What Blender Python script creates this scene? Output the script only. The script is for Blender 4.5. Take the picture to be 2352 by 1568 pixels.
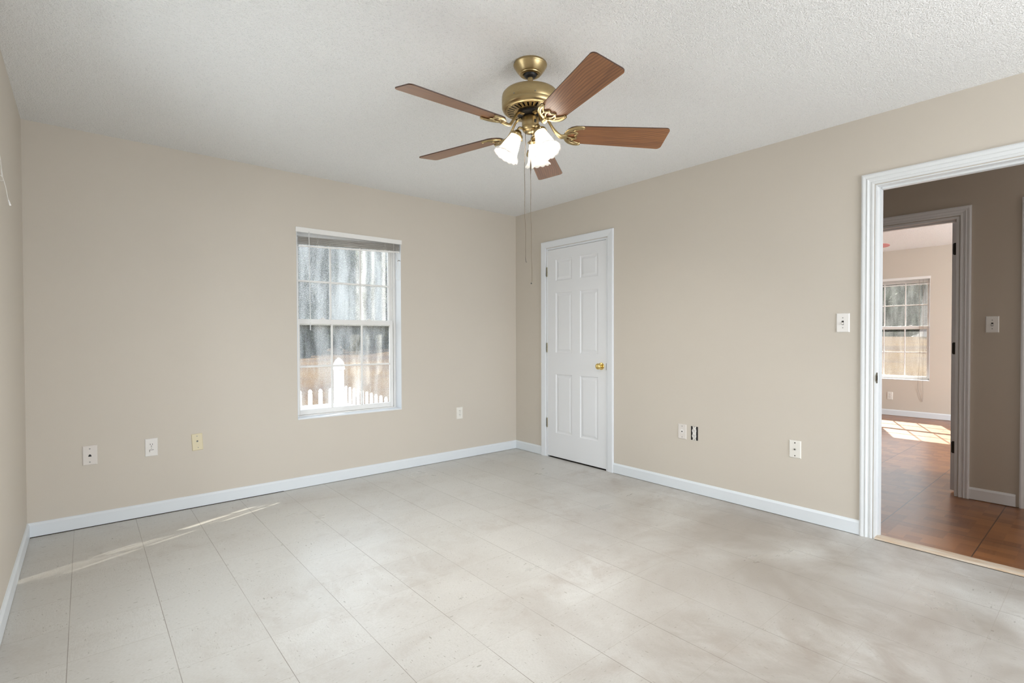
import bpy, bmesh, math, random
from mathutils import Vector, Matrix
for o in list(bpy.data.objects): bpy.data.objects.remove(o, do_unlink=True)
SC = bpy.context.scene
COL = SC.collection
PI = math.pi
R = math.radians
random.seed(7)

# ------------------------------------------------------------------ camera
CAM = Vector((-3.509, -4.162, 1.177)); YAW = R(40.195); PITCH = R(-0.791); ROLL = R(-0.1456)
fw = Vector((math.sin(YAW)*math.cos(PITCH), math.cos(YAW)*math.cos(PITCH), math.sin(PITCH)))
rt = Vector((math.cos(YAW), -math.sin(YAW), 0)); up = rt.cross(fw)
r2 = rt*math.cos(ROLL)+up*math.sin(ROLL); u2 = -rt*math.sin(ROLL)+up*math.cos(ROLL)
cd = bpy.data.cameras.new('camera'); cam = bpy.data.objects.new('camera', cd); COL.objects.link(cam)
cam.matrix_world = Matrix(((r2.x, u2.x, -fw.x, CAM.x), (r2.y, u2.y, -fw.y, CAM.y), (r2.z, u2.z, -fw.z, CAM.z), (0, 0, 0, 1)))
cd.sensor_width = 36; cd.lens = 1174.9/2352*36; cd.shift_x = -10.37/2352; cd.shift_y = 7.45/2352
cd.clip_start = .02; cd.clip_end = 400
SC.camera = cam
# ------------------------------------------------------------------ view, sky, sun, daylight
SC.view_settings.view_transform = 'Standard'; SC.view_settings.look = 'None'
SC.view_settings.gamma = 1; SC.view_settings.use_curve_mapping = False
SC.view_settings.exposure = 0.25
SC.cycles.sample_clamp_indirect = 6.0; SC.cycles.denoising_prefilter = 'NONE'
W = bpy.data.worlds.new('sky'); SC.world = W; W.use_nodes = True
nt = W.node_tree; nt.nodes.clear()
tc = nt.nodes.new('ShaderNodeTexCoord'); sx = nt.nodes.new('ShaderNodeSeparateXYZ')
cr = nt.nodes.new('ShaderNodeValToRGB'); bg = nt.nodes.new('ShaderNodeBackground'); ow = nt.nodes.new('ShaderNodeOutputWorld')
nt.links.new(tc.outputs['Generated'], sx.inputs[0]); nt.links.new(sx.outputs['Z'], cr.inputs[0])
cr.color_ramp.elements[0].position = 0.0; cr.color_ramp.elements[0].color = (.96, .98, 1, 1)
cr.color_ramp.elements[1].position = .6; cr.color_ramp.elements[1].color = (.70, .83, 1, 1)
nt.links.new(cr.outputs[0], bg.inputs[0]); bg.inputs[1].default_value = 3.0; nt.links.new(bg.outputs[0], ow.inputs[0])

def lamp(name, kind, loc, energy, color=(1, 1, 1), direction=None, size=None, size_y=None):
    d = bpy.data.lights.new(name, kind); d.energy = energy; d.color = color
    o = bpy.data.objects.new(name, d); COL.objects.link(o); o.location = loc
    if direction is not None: o.rotation_euler = Vector(direction).to_track_quat('-Z', 'Y').to_euler()
    if kind == 'AREA':
        d.shape = 'RECTANGLE'; d.size = size; d.size_y = size_y
    return o
sun = lamp('sun', 'SUN', (10, 8, 12), 19.0, (1, .93, .82), (-1.11, -.46, -1)); sun.data.angle = R(.53)
H = 2.461; RW = 3.779; YF = -5.75
# left window daylight, and added fills for the rear, far room and hall
lamp('rear_fill', 'AREA', (-1.3, YF-.12, 1.25), 66, (.90, .955, 1), (-.25, 1, .15), 1.9, 1.9)  # added fill behind the camera, in an opening made for it
lamp('daylight_left_window', 'AREA', (-RW-.20, -1.82, 1.29), 19, (.90, .955, 1), (1, 0, .08), .86, 1.46)
lamp('far_room_fill', 'AREA', (3.6, YF-.12, 1.3), 145, (.93, .97, 1), (0, 1, 0), 1.8, 1.5)  # added fill brightening the far room through an unseen opening

lamp('hall_fill', 'AREA', (.75, YF+.02, 1.3), 10, (1, .98, .95), (0, 1, 0), .9, 1.8)  # added fill to lift the dim hall, solid wall behind it

# ------------------------------------------------------------------ node helpers
MATS = {}
class NT:
    def __init__(s, name):
        s.m = bpy.data.materials.new(name); s.m.use_nodes = True; s.t = s.m.node_tree
        s.t.nodes.clear(); s.out = s.t.nodes.new('ShaderNodeOutputMaterial')
        s.p = s.t.nodes.new('ShaderNodeBsdfPrincipled'); s.t.links.new(s.p.outputs[0], s.out.inputs[0])
        MATS[name] = s.m
    def n(s, k, **kw):
        x = s.t.nodes.new(k)
        for a, b in kw.items(): setattr(x, a, b)
        return x
    def l(s, a, b): s.t.links.new(a, b)
    def setp(s, **kw):
        for k, v in kw.items():
            k = k.replace('_', ' ')
            i = s.p.inputs[k]
            i.default_value = v if not (isinstance(v, tuple) and len(v) == 3) else (*v, 1)
        return s
    def coord(s, kind='Object'):
        return s.n('ShaderNodeTexCoord').outputs[kind]
    def mapv(s, v, scale=(1, 1, 1), loc=(0, 0, 0)):
        m = s.n('ShaderNodeMapping'); s.l(v, m.inputs[0]); m.inputs['Scale'].default_value = scale; m.inputs['Location'].default_value = loc
        return m.outputs[0]
    def noise(s, v, scale, detail=3, rough=.5, dist=0):
        x = s.n('ShaderNodeTexNoise'); s.l(v, x.inputs['Vector']); x.inputs['Scale'].default_value = scale
        x.inputs['Detail'].default_value = detail; x.inputs['Roughness'].default_value = rough; x.inputs['Distortion'].default_value = dist
        return x.outputs['Fac']
    def voro(s, v, scale, feature='F1'):
        x = s.n('ShaderNodeTexVoronoi', feature=feature); s.l(v, x.inputs['Vector']); x.inputs['Scale'].default_value = scale
        return x
    def math(s, op, a, b=None, c=None, clamp=False):
        x = s.n('ShaderNodeMath', operation=op, use_clamp=clamp)
        for i, v in enumerate((a, b, c)):
            if v is None: continue
            if isinstance(v, (int, float)): x.inputs[i].default_value = v
            else: s.l(v, x.inputs[i])
        return x.outputs[0]
    def rng(s, v, a, b, c=0, d=1):
        x = s.n('ShaderNodeMapRange'); s.l(v, x.inputs[0])
        for i, q in enumerate((a, b, c, d)): x.inputs[1+i].default_value = q
        return x.outputs[0]
    def mix(s, f, a, b, blend='MIX'):
        x = s.n('ShaderNodeMix', data_type='RGBA', blend_type=blend)
        for i, v in ((0, f), (6, a), (7, b)):
            if isinstance(v, (int, float)): x.inputs[i].default_value = v
            elif isinstance(v, tuple): x.inputs[i].default_value = (*v, 1)
            else: s.l(v, x.inputs[i])
        return x.outputs[2]
    def sep(s, v):
        x = s.n('ShaderNodeSeparateXYZ'); s.l(v, x.inputs[0]); return x.outputs
    def comb(s, a, b, c):
        x = s.n('ShaderNodeCombineXYZ')
        for i, v in enumerate((a, b, c)):
            if isinstance(v, (int, float)): x.inputs[i].default_value = v
            else: s.l(v, x.inputs[i])
        return x.outputs[0]
    def bump(s, h, strength=.3, dist=.01):
        x = s.n('ShaderNodeBump'); s.l(h, x.inputs['Height']); x.inputs['Strength'].default_value = strength
        x.inputs['Distance'].default_value = dist; s.l(x.outputs[0], s.p.inputs['Normal'])
    def base(s, c): s.l(c, s.p.inputs['Base Color'])

def plain(name, col, rough=.5, metal=0, bump=None, **kw):
    n = NT(name); n.setp(Base_Color=col, Roughness=rough, Metallic=metal, **kw)
    if bump:
        n.bump(n.noise(n.coord(), bump[0], 4), bump[1], bump[2])
    return n.m

def paint(name, col, dark=.97, bscale=260, bstr=.10, rough=.55):
    n = NT(name); c = n.coord()
    big = n.noise(c, .9, 3)
    n.base(n.mix(n.rng(big, .35, .7), tuple(v*dark for v in col), col)); n.setp(Roughness=rough)
    n.p.inputs['Specular IOR Level'].default_value = .35
    n.bump(n.noise(c, bscale, 4, .6), bstr, .004)
    return n.m
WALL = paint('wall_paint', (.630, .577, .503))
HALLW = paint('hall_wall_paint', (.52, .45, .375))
TRIM = paint('white_trim_paint', (.790, .815, .850), .985, 40, .05, .38)
DOORM = paint('white_door_paint', (.800, .812, .835), .99, 120, .06, .42)
BASEM = paint('baseboard_paint', (.760, .800, .835), .96, 60, .04, .4)
CASEM = paint('door_casing_paint', (.770, .790, .800), .96, 60, .05, .38)
HALLT = paint('hall_trim_paint', (.80, .79, .80), .96, 60, .05, .42)

n = NT('popcorn_ceiling'); c = n.coord()
a1 = n.noise(n.mapv(c, (1, 1.0, 1)), 170, 2, .6); a2 = n.noise(c, 60, 3, .6)
hgt = n.math('ADD', n.rng(a1, .42, .66), n.math('MULTIPLY', n.rng(a2, .4, .7), .6))
spot = n.rng(a1, .58, .72)
n.base(n.mix(spot, (.89, .89, .885), (.725, .725, .72))); n.setp(Roughness=.9)
n.bump(hgt, .65, .004)
CEIL = n.m

# vinyl composition tile, one foot square, grain turned a quarter from tile to tile
TL = .3048
def vct():
    n = NT('vinyl_tile_floor'); c = n.coord(); s = n.sep(c)
    u = n.math('DIVIDE', n.math('ADD', s[0], 3.874+TL*20), TL); v = n.math('DIVIDE', n.math('ADD', s[1], .4806+TL*40), TL)
    iu, iv = n.math('FLOOR', u), n.math('FLOOR', v); fu, fv = n.math('FRACT', u), n.math('FRACT', v)
    par = n.math('MODULO', n.math('ADD', iu, iv), 2)
    par = n.math('ROUND', par)
    # shift the grain per tile
    ofs = n.math('MULTIPLY', n.math('ADD', n.math('MULTIPLY', iu, 7.31), n.math('MULTIPLY', iv, 3.77)), 1.0)
    ca = n.comb(n.math('MULTIPLY', s[0], 1.0), n.math('MULTIPLY', s[1], 3.2), ofs)
    cb = n.comb(n.math('MULTIPLY', s[0], 3.2), n.math('MULTIPLY', s[1], 1.0), ofs)
    mv = n.n('ShaderNodeMix', data_type='VECTOR'); n.l(par, mv.inputs[0]); n.l(ca, mv.inputs[4]); n.l(cb, mv.inputs[5]); g = mv.outputs[1]
    fine = n.noise(g, 85, 2, .6); mid = n.noise(g, 26, 3, .55)
    spec = n.voro(g, 36); sd = n.sep(spec.outputs['Color'])
    chip = n.math('MULTIPLY', n.math('LESS_THAN', spec.outputs['Distance'], n.math('MULTIPLY', sd[1], .24)), n.math('GREATER_THAN', sd[0], .45))
    big = n.voro(g, 12); bd = n.sep(big.outputs['Color'])
    chip2 = n.math('MULTIPLY', n.math('LESS_THAN', big.outputs['Distance'], n.math('MULTIPLY', bd[1], .13)), n.math('GREATER_THAN', bd[0], .50))
    tv = n.n('ShaderNodeTexWhiteNoise', noise_dimensions='2D'); n.l(n.comb(iu, iv, 0), tv.inputs['Vector'])
    basec = n.mix(tv.outputs['Value'], (.570, .556, .524), (.602, .588, .555))
    col = n.mix(n.math('MULTIPLY', n.rng(fine, .44, .62), .38), basec, (.47, .45, .41))
    col = n.mix(n.math('MULTIPLY', n.rng(mid, .55, .8), .12), col, (.50, .475, .435))
    col = n.mix(n.math('MULTIPLY', chip, .6), col, (.27, .25, .21))
    col = n.mix(n.math('MULTIPLY', chip2, .7), col, (.24, .23, .19))
    # scuffed and dirty traffic areas with their own shapes, weighted by the light falloff
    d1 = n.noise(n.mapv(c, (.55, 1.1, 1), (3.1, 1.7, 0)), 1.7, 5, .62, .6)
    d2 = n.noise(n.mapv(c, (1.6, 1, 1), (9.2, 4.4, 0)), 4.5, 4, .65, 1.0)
    side = n.rng(n.math('ADD', n.math('MULTIPLY', s[0], .5), n.math('MULTIPLY', s[1], -.9)), .4, 2.3)  # weight rising to the front right, after the light falloff there
    dirt_with_falloff = n.math('MULTIPLY', n.math('MULTIPLY', n.rng(d1, .47, .66), n.rng(d2, .38, .62)), n.rng(side, -.1, .35, .35, 1.15))
    col = n.mix(n.math('MULTIPLY', dirt_with_falloff, .60), col, (.36, .305, .255))
    # patchy soiling plus painted light falloff, darker towards the front right
    dirt_and_falloff = n.math('MULTIPLY', side, n.rng(n.noise(n.mapv(c, (1, 1, 1), (5.3, 2.1, 0)), 1.3, 4, .6, .5), .34, .62))
    col = n.mix(n.math('MULTIPLY', dirt_and_falloff, .85), col, (.31, .268, .226))
    # seams, more open along x = const
    gu = n.math('LESS_THAN', n.math('MINIMUM', fu, n.math('SUBTRACT', 1, fu)), .0042)
    gv = n.math('LESS_THAN', n.math('MINIMUM', fv, n.math('SUBTRACT', 1, fv)), .0034)
    sm = n.noise(c, 2.2, 2)
    col = n.mix(n.math('MULTIPLY', gu, n.rng(sm, .3, .6, .35, .85)), col, (.20, .17, .14))
    col = n.mix(n.math('MULTIPLY', gv, n.rng(sm, .35, .65, .15, .55)), col, (.30, .26, .21))
    n.base(col)
    n.l(n.rng(d1, .3, .7, .26, .38), n.p.inputs['Roughness'])
    n.p.inputs['Specular IOR Level'].default_value = .5
    n.bump(n.noise(c, 1.8, 1, .3), .10, .012)
    return n.m
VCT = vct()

def hall_tile():
    n = NT('parquet_pattern_tile'); c = n.coord(); s = n.sep(c); T = .4645
    u = n.math('DIVIDE', n.math('ADD', s[0], -.4575+T*10), T); v = n.math('DIVIDE', n.math('ADD', s[1], 3.188+T*20), T)
    fu, fv = n.math('FRACT', u), n.math('FRACT', v)
    bu, bv = n.math('FLOOR', n.math('MULTIPLY', u, 6)), n.math('FLOOR', n.math('MULTIPLY', v, 6))
    wn = n.n('ShaderNodeTexWhiteNoise', noise_dimensions='2D'); n.l(n.comb(bu, bv, 0), wn.inputs['Vector'])
    par = n.math('ROUND', n.math('MODULO', n.math('ADD', bu, bv), 2))
    ca = n.comb(n.math('MULTIPLY', s[0], 1), n.math('MULTIPLY', s[1], 9), wn.outputs['Value'])
    cb = n.comb(n.math('MULTIPLY', s[0], 9), n.math('MULTIPLY', s[1], 1), wn.outputs['Value'])
    mv = n.n('ShaderNodeMix', data_type='VECTOR'); n.l(par, mv.inputs[0]); n.l(ca, mv.inputs[4]); n.l(cb, mv.inputs[5])
    gr = n.noise(mv.outputs[1], 9, 4, .6); mot = n.noise(c, 5, 3, .6)
    col = n.mix(wn.outputs['Value'], (.200, .066, .018), (.350, .138, .042))
    col = n.mix(n.math('MULTIPLY', n.rng(gr, .38, .62), .22), col, (.36, .155, .06))
    col = n.mix(n.math('MULTIPLY', n.rng(mot, .5, .8), .3), col, (.16, .07, .03))
    w = .0060
    gu = n.math('LESS_THAN', n.math('MINIMUM', fu, n.math('SUBTRACT', 1, fu)), w); gv = n.math('LESS_THAN', n.math('MINIMUM', fv, n.math('SUBTRACT', 1, fv)), w)
    g = n.math('MAXIMUM', gu, gv)
    n.base(n.mix(g, col, (.075, .036, .022)))
    n.setp(Roughness=.28); n.p.inputs['Specular IOR Level'].default_value = .85
    n.bump(n.math('MULTIPLY', g, -1), .4, .003)
    return n.m
PARQ = hall_tile()

def oak():
    n = NT('oak_blade_wood'); c = n.coord()
    w = n.noise(n.mapv(c, (1.0, 2.2, 1), (.3, .2, 0)), 2.0, 2, .5, .2)
    s = n.sep(c)
    v = n.comb(n.math('MULTIPLY', s[0], 1.6), n.math('ADD', s[1], n.math('MULTIPLY', w, .085)), s[2])
    wave = n.n('ShaderNodeTexWave', wave_type='RINGS', rings_direction='X'); n.l(n.mapv(v, (.14, 1, .2), (0, .012, 0)), wave.inputs[0])
    wave.inputs['Scale'].default_value = 30; wave.inputs['Distortion'].default_value = 1.0; wave.inputs['Detail'].default_value = 3; wave.inputs['Detail Scale'].default_value = 1.2
    f = n.noise(n.mapv(c, (9, 210, 1)), 1.0, 4, .6)
    col = n.mix(n.rng(wave.outputs['Fac'], .25, .85), (.345, .145, .050), (.150, .052, .018))
    col = n.mix(n.math('MULTIPLY', n.rng(f, .45, .65), .55), col, (.100, .036, .013))
    n.base(n.mix(.45, col, n.mix(n.rng(n.noise(n.mapv(c, (2.2, 34, 1)), 1.0, 5, .65, .25), .36, .64), (.155, .058, .020), (.36, .155, .055)))); n.setp(Roughness=.34); n.p.inputs['Specular IOR Level'].default_value = .55; n.p.inputs['Coat Weight'].default_value = .35; n.p.inputs['Coat Roughness'].default_value = .28
    return n.m
OAK = oak()
OAKEDGE = plain('dark_blade_edge', (.06, .025, .012), .45)

n = NT('antique_brass'); c = n.coord()
f = n.noise(n.mapv(c, (1, 1, 60)), 40, 3, .6)
n.base(n.mix(n.rng(f, .3, .7), (.38, .285, .145), (.50, .39, .21))); n.setp(Metallic=1.0, Roughness=.31); n.p.inputs['Anisotropic'].default_value = .5
BRASS = n.m
PBRASS = plain('polished_brass', (.85, .64, .25), .12, 1)
HINGE = plain('tarnished_hinge_metal', (.30, .27, .19), .38, 1)
BRONZE = plain('dark_bronze_hinge', (.045, .04, .034), .5, .6)
BLACK = plain('black_plastic', (.012, .011, .012), .5)
STEEL = plain('screw_steel', (.35, .34, .32), .4, 1)
CHAIN = plain('aged_pull_chain', (.20, .16, .12), .4, .85)
PLATEW = plain('white_plate_plastic', (.80, .775, .745), .35)
PLATEP = plain('pinkish_white_plate_plastic', (.735, .69, .65), .4)
PLATEI = plain('ivory_plate_plastic', (.74, .66, .46), .38)
PLATEO = plain('off_white_plate_plastic', (.80, .775, .72), .38)
VINYLW = plain('white_window_vinyl', (.82, .81, .79), .4)
SLAT = plain('grey_blind_slats', (.52, .49, .45), .5)
CORD = plain('white_cord', (.78, .76, .72), .7)
DCORD = plain('brown_cord', (.30, .25, .21), .7)
THR = NT('worn_threshold_strip'); c = THR.coord()
f = THR.noise(THR.mapv(c, (8, 1, 1)), 5, 4, .6)
THR.base(THR.mix(THR.rng(f, .35, .65), (.56, .40, .26), (.68, .60, .50))); THR.setp(Roughness=.4); THR = THR.m
GROOVE = plain('dark_gap', (.04, .03, .02), .9)
FENCEW = plain('white_fence_vinyl', (.86, .86, .86), .45)
PINK = plain('pink_blade_lacquer', (.62, .20, .20), .35)
WHITEFAN = plain('white_enamel', (.8, .8, .8), .35)
VENTM = plain('vent_grille_paint', (.66, .63, .58), .5)

n = NT('clear_acrylic'); n.setp(Base_Color=(.95, .95, .95), Roughness=.08); n.p.inputs['Alpha'].default_value = .45; ACR = n.m

def shade_glass():
    n = NT('frosted_shade_glass')
    d = n.n('ShaderNodeBsdfDiffuse'); d.inputs[0].default_value = (.95, .95, .95, 1)
    t = n.n('ShaderNodeBsdfTranslucent'); t.inputs[0].default_value = (.95, .94, .92, 1)
    g = n.n('ShaderNodeBsdfGlossy'); g.inputs['Roughness'].default_value = .2
    m = n.n('ShaderNodeMixShader'); m.inputs[0].default_value = .86; n.l(d.outputs[0], m.inputs[1]); n.l(t.outputs[0], m.inputs[2])
    m2 = n.n('ShaderNodeMixShader'); m2.inputs[0].default_value = .05; n.l(m.outputs[0], m2.inputs[1]); n.l(g.outputs[0], m2.inputs[2])
    n.l(m2.outputs[0], n.out.inputs[0]); return n.m
SHADE = shade_glass()
n = NT('lit_bulb_glass'); bt = n.n('ShaderNodeBsdfTransparent'); be = n.n('ShaderNodeEmission'); be.inputs[0].default_value = (1, .95, .87, 1); be.inputs[1].default_value = 4
ba = n.n('ShaderNodeAddShader'); n.l(bt.outputs[0], ba.inputs[0]); n.l(be.outputs[0], ba.inputs[1]); n.l(ba.outputs[0], n.out.inputs[0]); BULB = n.m

def glass(name, amount, speck, base=.04, tint=(.97, .98, .97)):
    """window glass: clear pane with mineral spots and run marks on it"""
    n = NT(name); c = n.coord()
    tr = n.n('ShaderNodeBsdfTransparent'); tr.inputs[0].default_value = (*tint, 1)
    gl = n.n('ShaderNodeBsdfGlossy'); gl.inputs['Roughness'].default_value = .03
    lw = n.n('ShaderNodeLayerWeight'); lw.inputs[0].default_value = .12
    m = n.n('ShaderNodeMixShader'); n.l(n.math('MULTIPLY', lw.outputs['Fresnel'], .7), m.inputs[0]); n.l(tr.outputs[0], m.inputs[1]); n.l(gl.outputs[0], m.inputs[2])
    di = n.n('ShaderNodeBsdfDiffuse'); di.inputs[0].default_value = (.82, .83, .82, 1)
    tl = n.n('ShaderNodeBsdfTranslucent'); tl.inputs[0].default_value = (.86, .89, .88, 1)
    dm = n.n('ShaderNodeMixShader'); dm.inputs[0].default_value = .8; n.l(di.outputs[0], dm.inputs[1]); n.l(tl.outputs[0], dm.inputs[2])
    streak = n.noise(n.mapv(c, (7, 7, 1.1)), 1.6, 4, .6, .4)
    sp = n.noise(n.mapv(c, (1, 1, .8)), 210, 2, .7)
    f = n.math('ADD', n.math('MULTIPLY', n.rng(streak, .34, .70), amount), n.math('MULTIPLY', n.rng(sp, .52, .70), speck))
    f = n.math('MULTIPLY', f, 1, clamp=True)
    f = n.math('ADD', f, base, clamp=True)
    o = n.n('ShaderNodeMixShader'); n.l(f, o.inputs[0]); n.l(m.outputs[0], o.inputs[1]); n.l(dm.outputs[0], o.inputs[2])
    n.l(o.outputs[0], n.out.inputs[0]); return n.m
GLU = glass('spotted_upper_glass', .34, .46, .10)
GLL = glass('dusty_lower_glass', .20, .16, .05)
GLF = glass('far_window_glass', .04, .05, .012)

def ground_mat():
    n = NT('dry_autumn_lawn'); c = n.coord()
    a = n.noise(c, .10, 4, .6, .5); b = n.noise(c, 1.6, 5, .7); e = n.noise(c, 9, 3, .7)
    col = n.mix(n.rng(a, .42, .60), (.092, .060, .035), (.048, .035, .033))
    col = n.mix(n.math('MULTIPLY', n.rng(b, .4, .7), .5), col, (.10, .074, .044))
    col = n.mix(n.math('MULTIPLY', n.rng(e, .5, .7), .45), col, (.032, .023, .019))
    n.base(col); n.setp(Roughness=1); n.p.inputs['Specular IOR Level'].default_value = 0; n.bump(e, .6, .08); return n.m
LAWN = ground_mat()
def leaf(name, a, b):
    n = NT(name); c = n.coord(); f = n.noise(c, 2.6, 5, .75); g = n.noise(c, .5, 2)
    n.base(n.mix(n.rng(f, .38, .62), a, b)); n.setp(Roughness=.9); n.p.inputs['Specular IOR Level'].default_value = .1; n.bump(f, 1, .5); return n.m
LEAFA = leaf('evergreen_leaves', (.018, .026, .013), (.060, .078, .034))
LEAFB = leaf('yellowing_leaves', (.034, .036, .016), (.13, .12, .048))
LEAFC = leaf('grey_green_leaves', (.026, .032, .023), (.085, .100, .068))
BARK = plain('grey_bark', (.17, .135, .115), .9, 0, (9, .8, .05))

# ------------------------------------------------------------------ mesh helpers
def fin(name, bm, mat, parent=None, smooth=False, bevel=0, loc=None):
    bmesh.ops.recalc_face_normals(bm, faces=bm.faces)
    me = bpy.data.meshes.new(name); bm.to_mesh(me); bm.free()
    mats = mat if isinstance(mat, (list, tuple)) else [mat]
    for m in mats: me.materials.append(m)
    if smooth:
        for p in me.polygons: p.use_smooth = True
        try: me.set_sharp_from_angle(angle=R(38))
        except Exception: pass
    o = bpy.data.objects.new(name, me); COL.objects.link(o)
    if parent is not None: o.parent = parent
    if loc is not None: o.location = loc
    if bevel:
        b = o.modifiers.new('bevel', 'BEVEL'); b.width = bevel; b.segments = 2; b.limit_method = 'ANGLE'
    return o
def struct(o): o['kind'] = 'structure'; return o
def tag(o, label, cat, group=None):
    o['label'] = label; o['category'] = cat
    if group: o['group'] = group
    return o
def empty(name, loc=(0, 0, 0), rz=0):
    o = bpy.data.objects.new(name, None); COL.objects.link(o); o.location = loc; o.rotation_euler = (0, 0, rz); o.empty_display_size = .1; return o
def box(bm, x0, x1, y0, y1, z0, z1, mi=0, mat=None):
    vs = [bm.verts.new((x, y, z)) for x in (x0, x1) for y in (y0, y1) for z in (z0, z1)]
    if mat is not None:
        for v in vs: v.co = mat @ v.co
    for q in ((0, 1, 3, 2), (4, 6, 7, 5), (0, 4, 5, 1), (2, 3, 7, 6), (0, 2, 6, 4), (1, 5, 7, 3)):
        f = bm.faces.new([vs[i] for i in q]); f.material_index = mi
    return vs
def boxes(*bs):
    bm = bmesh.new()
    for b in bs: box(bm, *b)
    return bm
def lathe(bm, prof, seg=48, mat=None, cap=False, wob=None, mi=0):
    rings = []
    for i, (r, z) in enumerate(prof):
        ring = []
        for k in range(seg):
            a = 2*PI*k/seg; rr, zz = r, z
            if wob: rr, zz = wob(i, a, r, z)
            co = Vector((rr*math.cos(a), rr*math.sin(a), zz))
            ring.append(bm.verts.new(mat @ co if mat is not None else co))
        rings.append(ring)
    for a, b in zip(rings, rings[1:]):
        for k in range(seg):
            f = bm.faces.new((a[k], a[(k+1) % seg], b[(k+1) % seg], b[k])); f.material_index = mi
    if cap:
        for rg in (rings[0], rings[-1]):
            f = bm.faces.new(rg); f.material_index = mi
    return rings
def tube(bm, pts, r, seg=8, flat=1.0, cap=True, nrm=None):
    pts = [Vector(p) for p in pts]; rings = []; N = None
    for i, p in enumerate(pts):
        t = (pts[min(i+1, len(pts)-1)]-pts[max(i-1, 0)]).normalized()
        if nrm is not None:
            B = t.cross(nrm).normalized(); N = B.cross(t).normalized()
        elif N is None:
            a = Vector((0, 0, 1)) if abs(t.z) < .9 else Vector((1, 0, 0)); N = (a-t*a.dot(t)).normalized()
        else: N = (N-t*N.dot(t)).normalized()
        B = t.cross(N); rr = r[i] if isinstance(r, (list, tuple)) else r
        rings.append([bm.verts.new(p+(B*math.cos(2*PI*k/seg)+N*math.sin(2*PI*k/seg)*flat)*rr) for k in range(seg)])
    for a, b in zip(rings, rings[1:]):
        for k in range(seg): bm.faces.new((a[k], a[(k+1) % seg], b[(k+1) % seg], b[k]))
    if cap: bm.faces.new(rings[0]); bm.faces.new(rings[-1])
def spline(P, n=8):
    P = [Vector(p) for p in P]; out = []
    for i in range(len(P)-1):
        a, b, c, d = P[max(i-1, 0)], P[i], P[i+1], P[min(i+2, len(P)-1)]
        for k in range(n):
            t = k/n; out.append(.5*((2*b)+(c-a)*t+(2*a-5*b+4*c-d)*t*t+(3*b-a-3*c+d)*t**3))
    out.append(P[-1]); return out
def prism(bm, poly, z0, z1, mat=None, mi=0, mi_side=None):
    lo = [bm.verts.new((x, y, z0)) for x, y in poly]; hi = [bm.verts.new((x, y, z1)) for x, y in poly]
    if mat is not None:
        for v in lo+hi: v.co = mat @ v.co
    a = bm.faces.new(lo); b = bm.faces.new(hi); a.material_index = b.material_index = mi; n = len(poly)
    for i in range(n):
        f = bm.faces.new((lo[i], lo[(i+1) % n], hi[(i+1) % n], hi[i])); f.material_index = mi if mi_side is None else mi_side

# frame matrices: local (u, v, d): u along the wall (to the right seen from inside), v up, d out of the wall to the viewer
def fr(origin, u, n):
    u = Vector(u); n = Vector(n); z = Vector((0, 0, 1)); o = Vector(origin)
    return Matrix(((u.x, z.x, n.x, o.x), (u.y, z.y, n.y, o.y), (u.z, z.z, n.z, o.z), (0, 0, 0, 1)))
def wall_mesh(name, axis, at, th, a0, a1, holes, mat, z1=H, z0=0.0):
    """wall perpendicular to axis at coordinate at (inner face) with thickness th (signed); holes (a,b,zlo,zhi) along the other axis"""
    bm = bmesh.new(); As = sorted(set([a0, a1]+[h[0] for h in holes]+[h[1] for h in holes]))
    for p, q in zip(As, As[1:]):
        hs = [h for h in holes if h[0] <= p+1e-6 and h[1] >= q-1e-6]
        spans = [(z0, z1)] if not hs else [(z0, hs[0][2]), (hs[0][3], z1)]
        for s0, s1 in spans:
            if s1-s0 < 1e-4: continue
            lo, hi = min(at, at+th), max(at, at+th)
            if axis == 'x': box(bm, lo, hi, p, q, s0, s1)
            else: box(bm, p, q, lo, hi, s0, s1)
    bmesh.ops.remove_doubles(bm, verts=bm.verts, dist=1e-5)
    # drop the hidden faces shared by neighbouring pieces
    seen = {}
    for f in bm.faces:
        k = tuple(sorted(v.index for v in f.verts)); seen.setdefault(k, []).append(f)
    bm.verts.index_update(); seen = {}
    for f in bm.faces: seen.setdefault(tuple(sorted(v.index for v in f.verts)), []).append(f)
    dead = [f for fs in seen.values() if len(fs) > 1 for f in fs]
    bmesh.ops.delete(bm, geom=dead, context='FACES_ONLY')
    return struct(fin(name, bm, mat))

# ------------------------------------------------------------------ the rooms
WB = (-2.238, -1.342, .537, 2.045)      # back window
D1 = (-1.249, -.474, 0, 2.054)          # closet
D2 = (-4.045, -3.235, 0, 2.054)         # opening to the hall
XH = .104; XHW = 1.388; XFR = 1.505; XE = 5.735
D3 = (-3.388, -2.61, 0, 2.056)
D4 = (-4.60, -3.785, 0, 2.056)
WF = (-2.386, -1.49, .537, 2.045)
wall_mesh('wall_back', 'y', 0, .17, -RW-.12, XH, [WB], WALL)
wall_mesh('wall_right', 'x', 0, XH, YF, 0, [D1, D2], WALL)
wall_mesh('wall_left', 'x', -RW, -.17, YF, 0, [(-2.27, -1.37, .537, 2.045)], WALL)
wall_mesh('wall_front', 'y', YF, -.15, -RW-.12, XH, [(-2.3, -.3, .25, 2.25)], WALL)
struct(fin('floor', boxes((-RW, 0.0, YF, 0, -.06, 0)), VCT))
struct(fin('ceiling', boxes((-RW-.17, XH, YF-.15, .17, H, H+.12)), CEIL))
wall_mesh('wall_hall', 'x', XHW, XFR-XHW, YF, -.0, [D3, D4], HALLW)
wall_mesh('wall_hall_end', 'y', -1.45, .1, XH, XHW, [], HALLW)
wall_mesh('wall_hall_front', 'y', YF, -.15, XH, XHW, [], HALLW)
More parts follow.
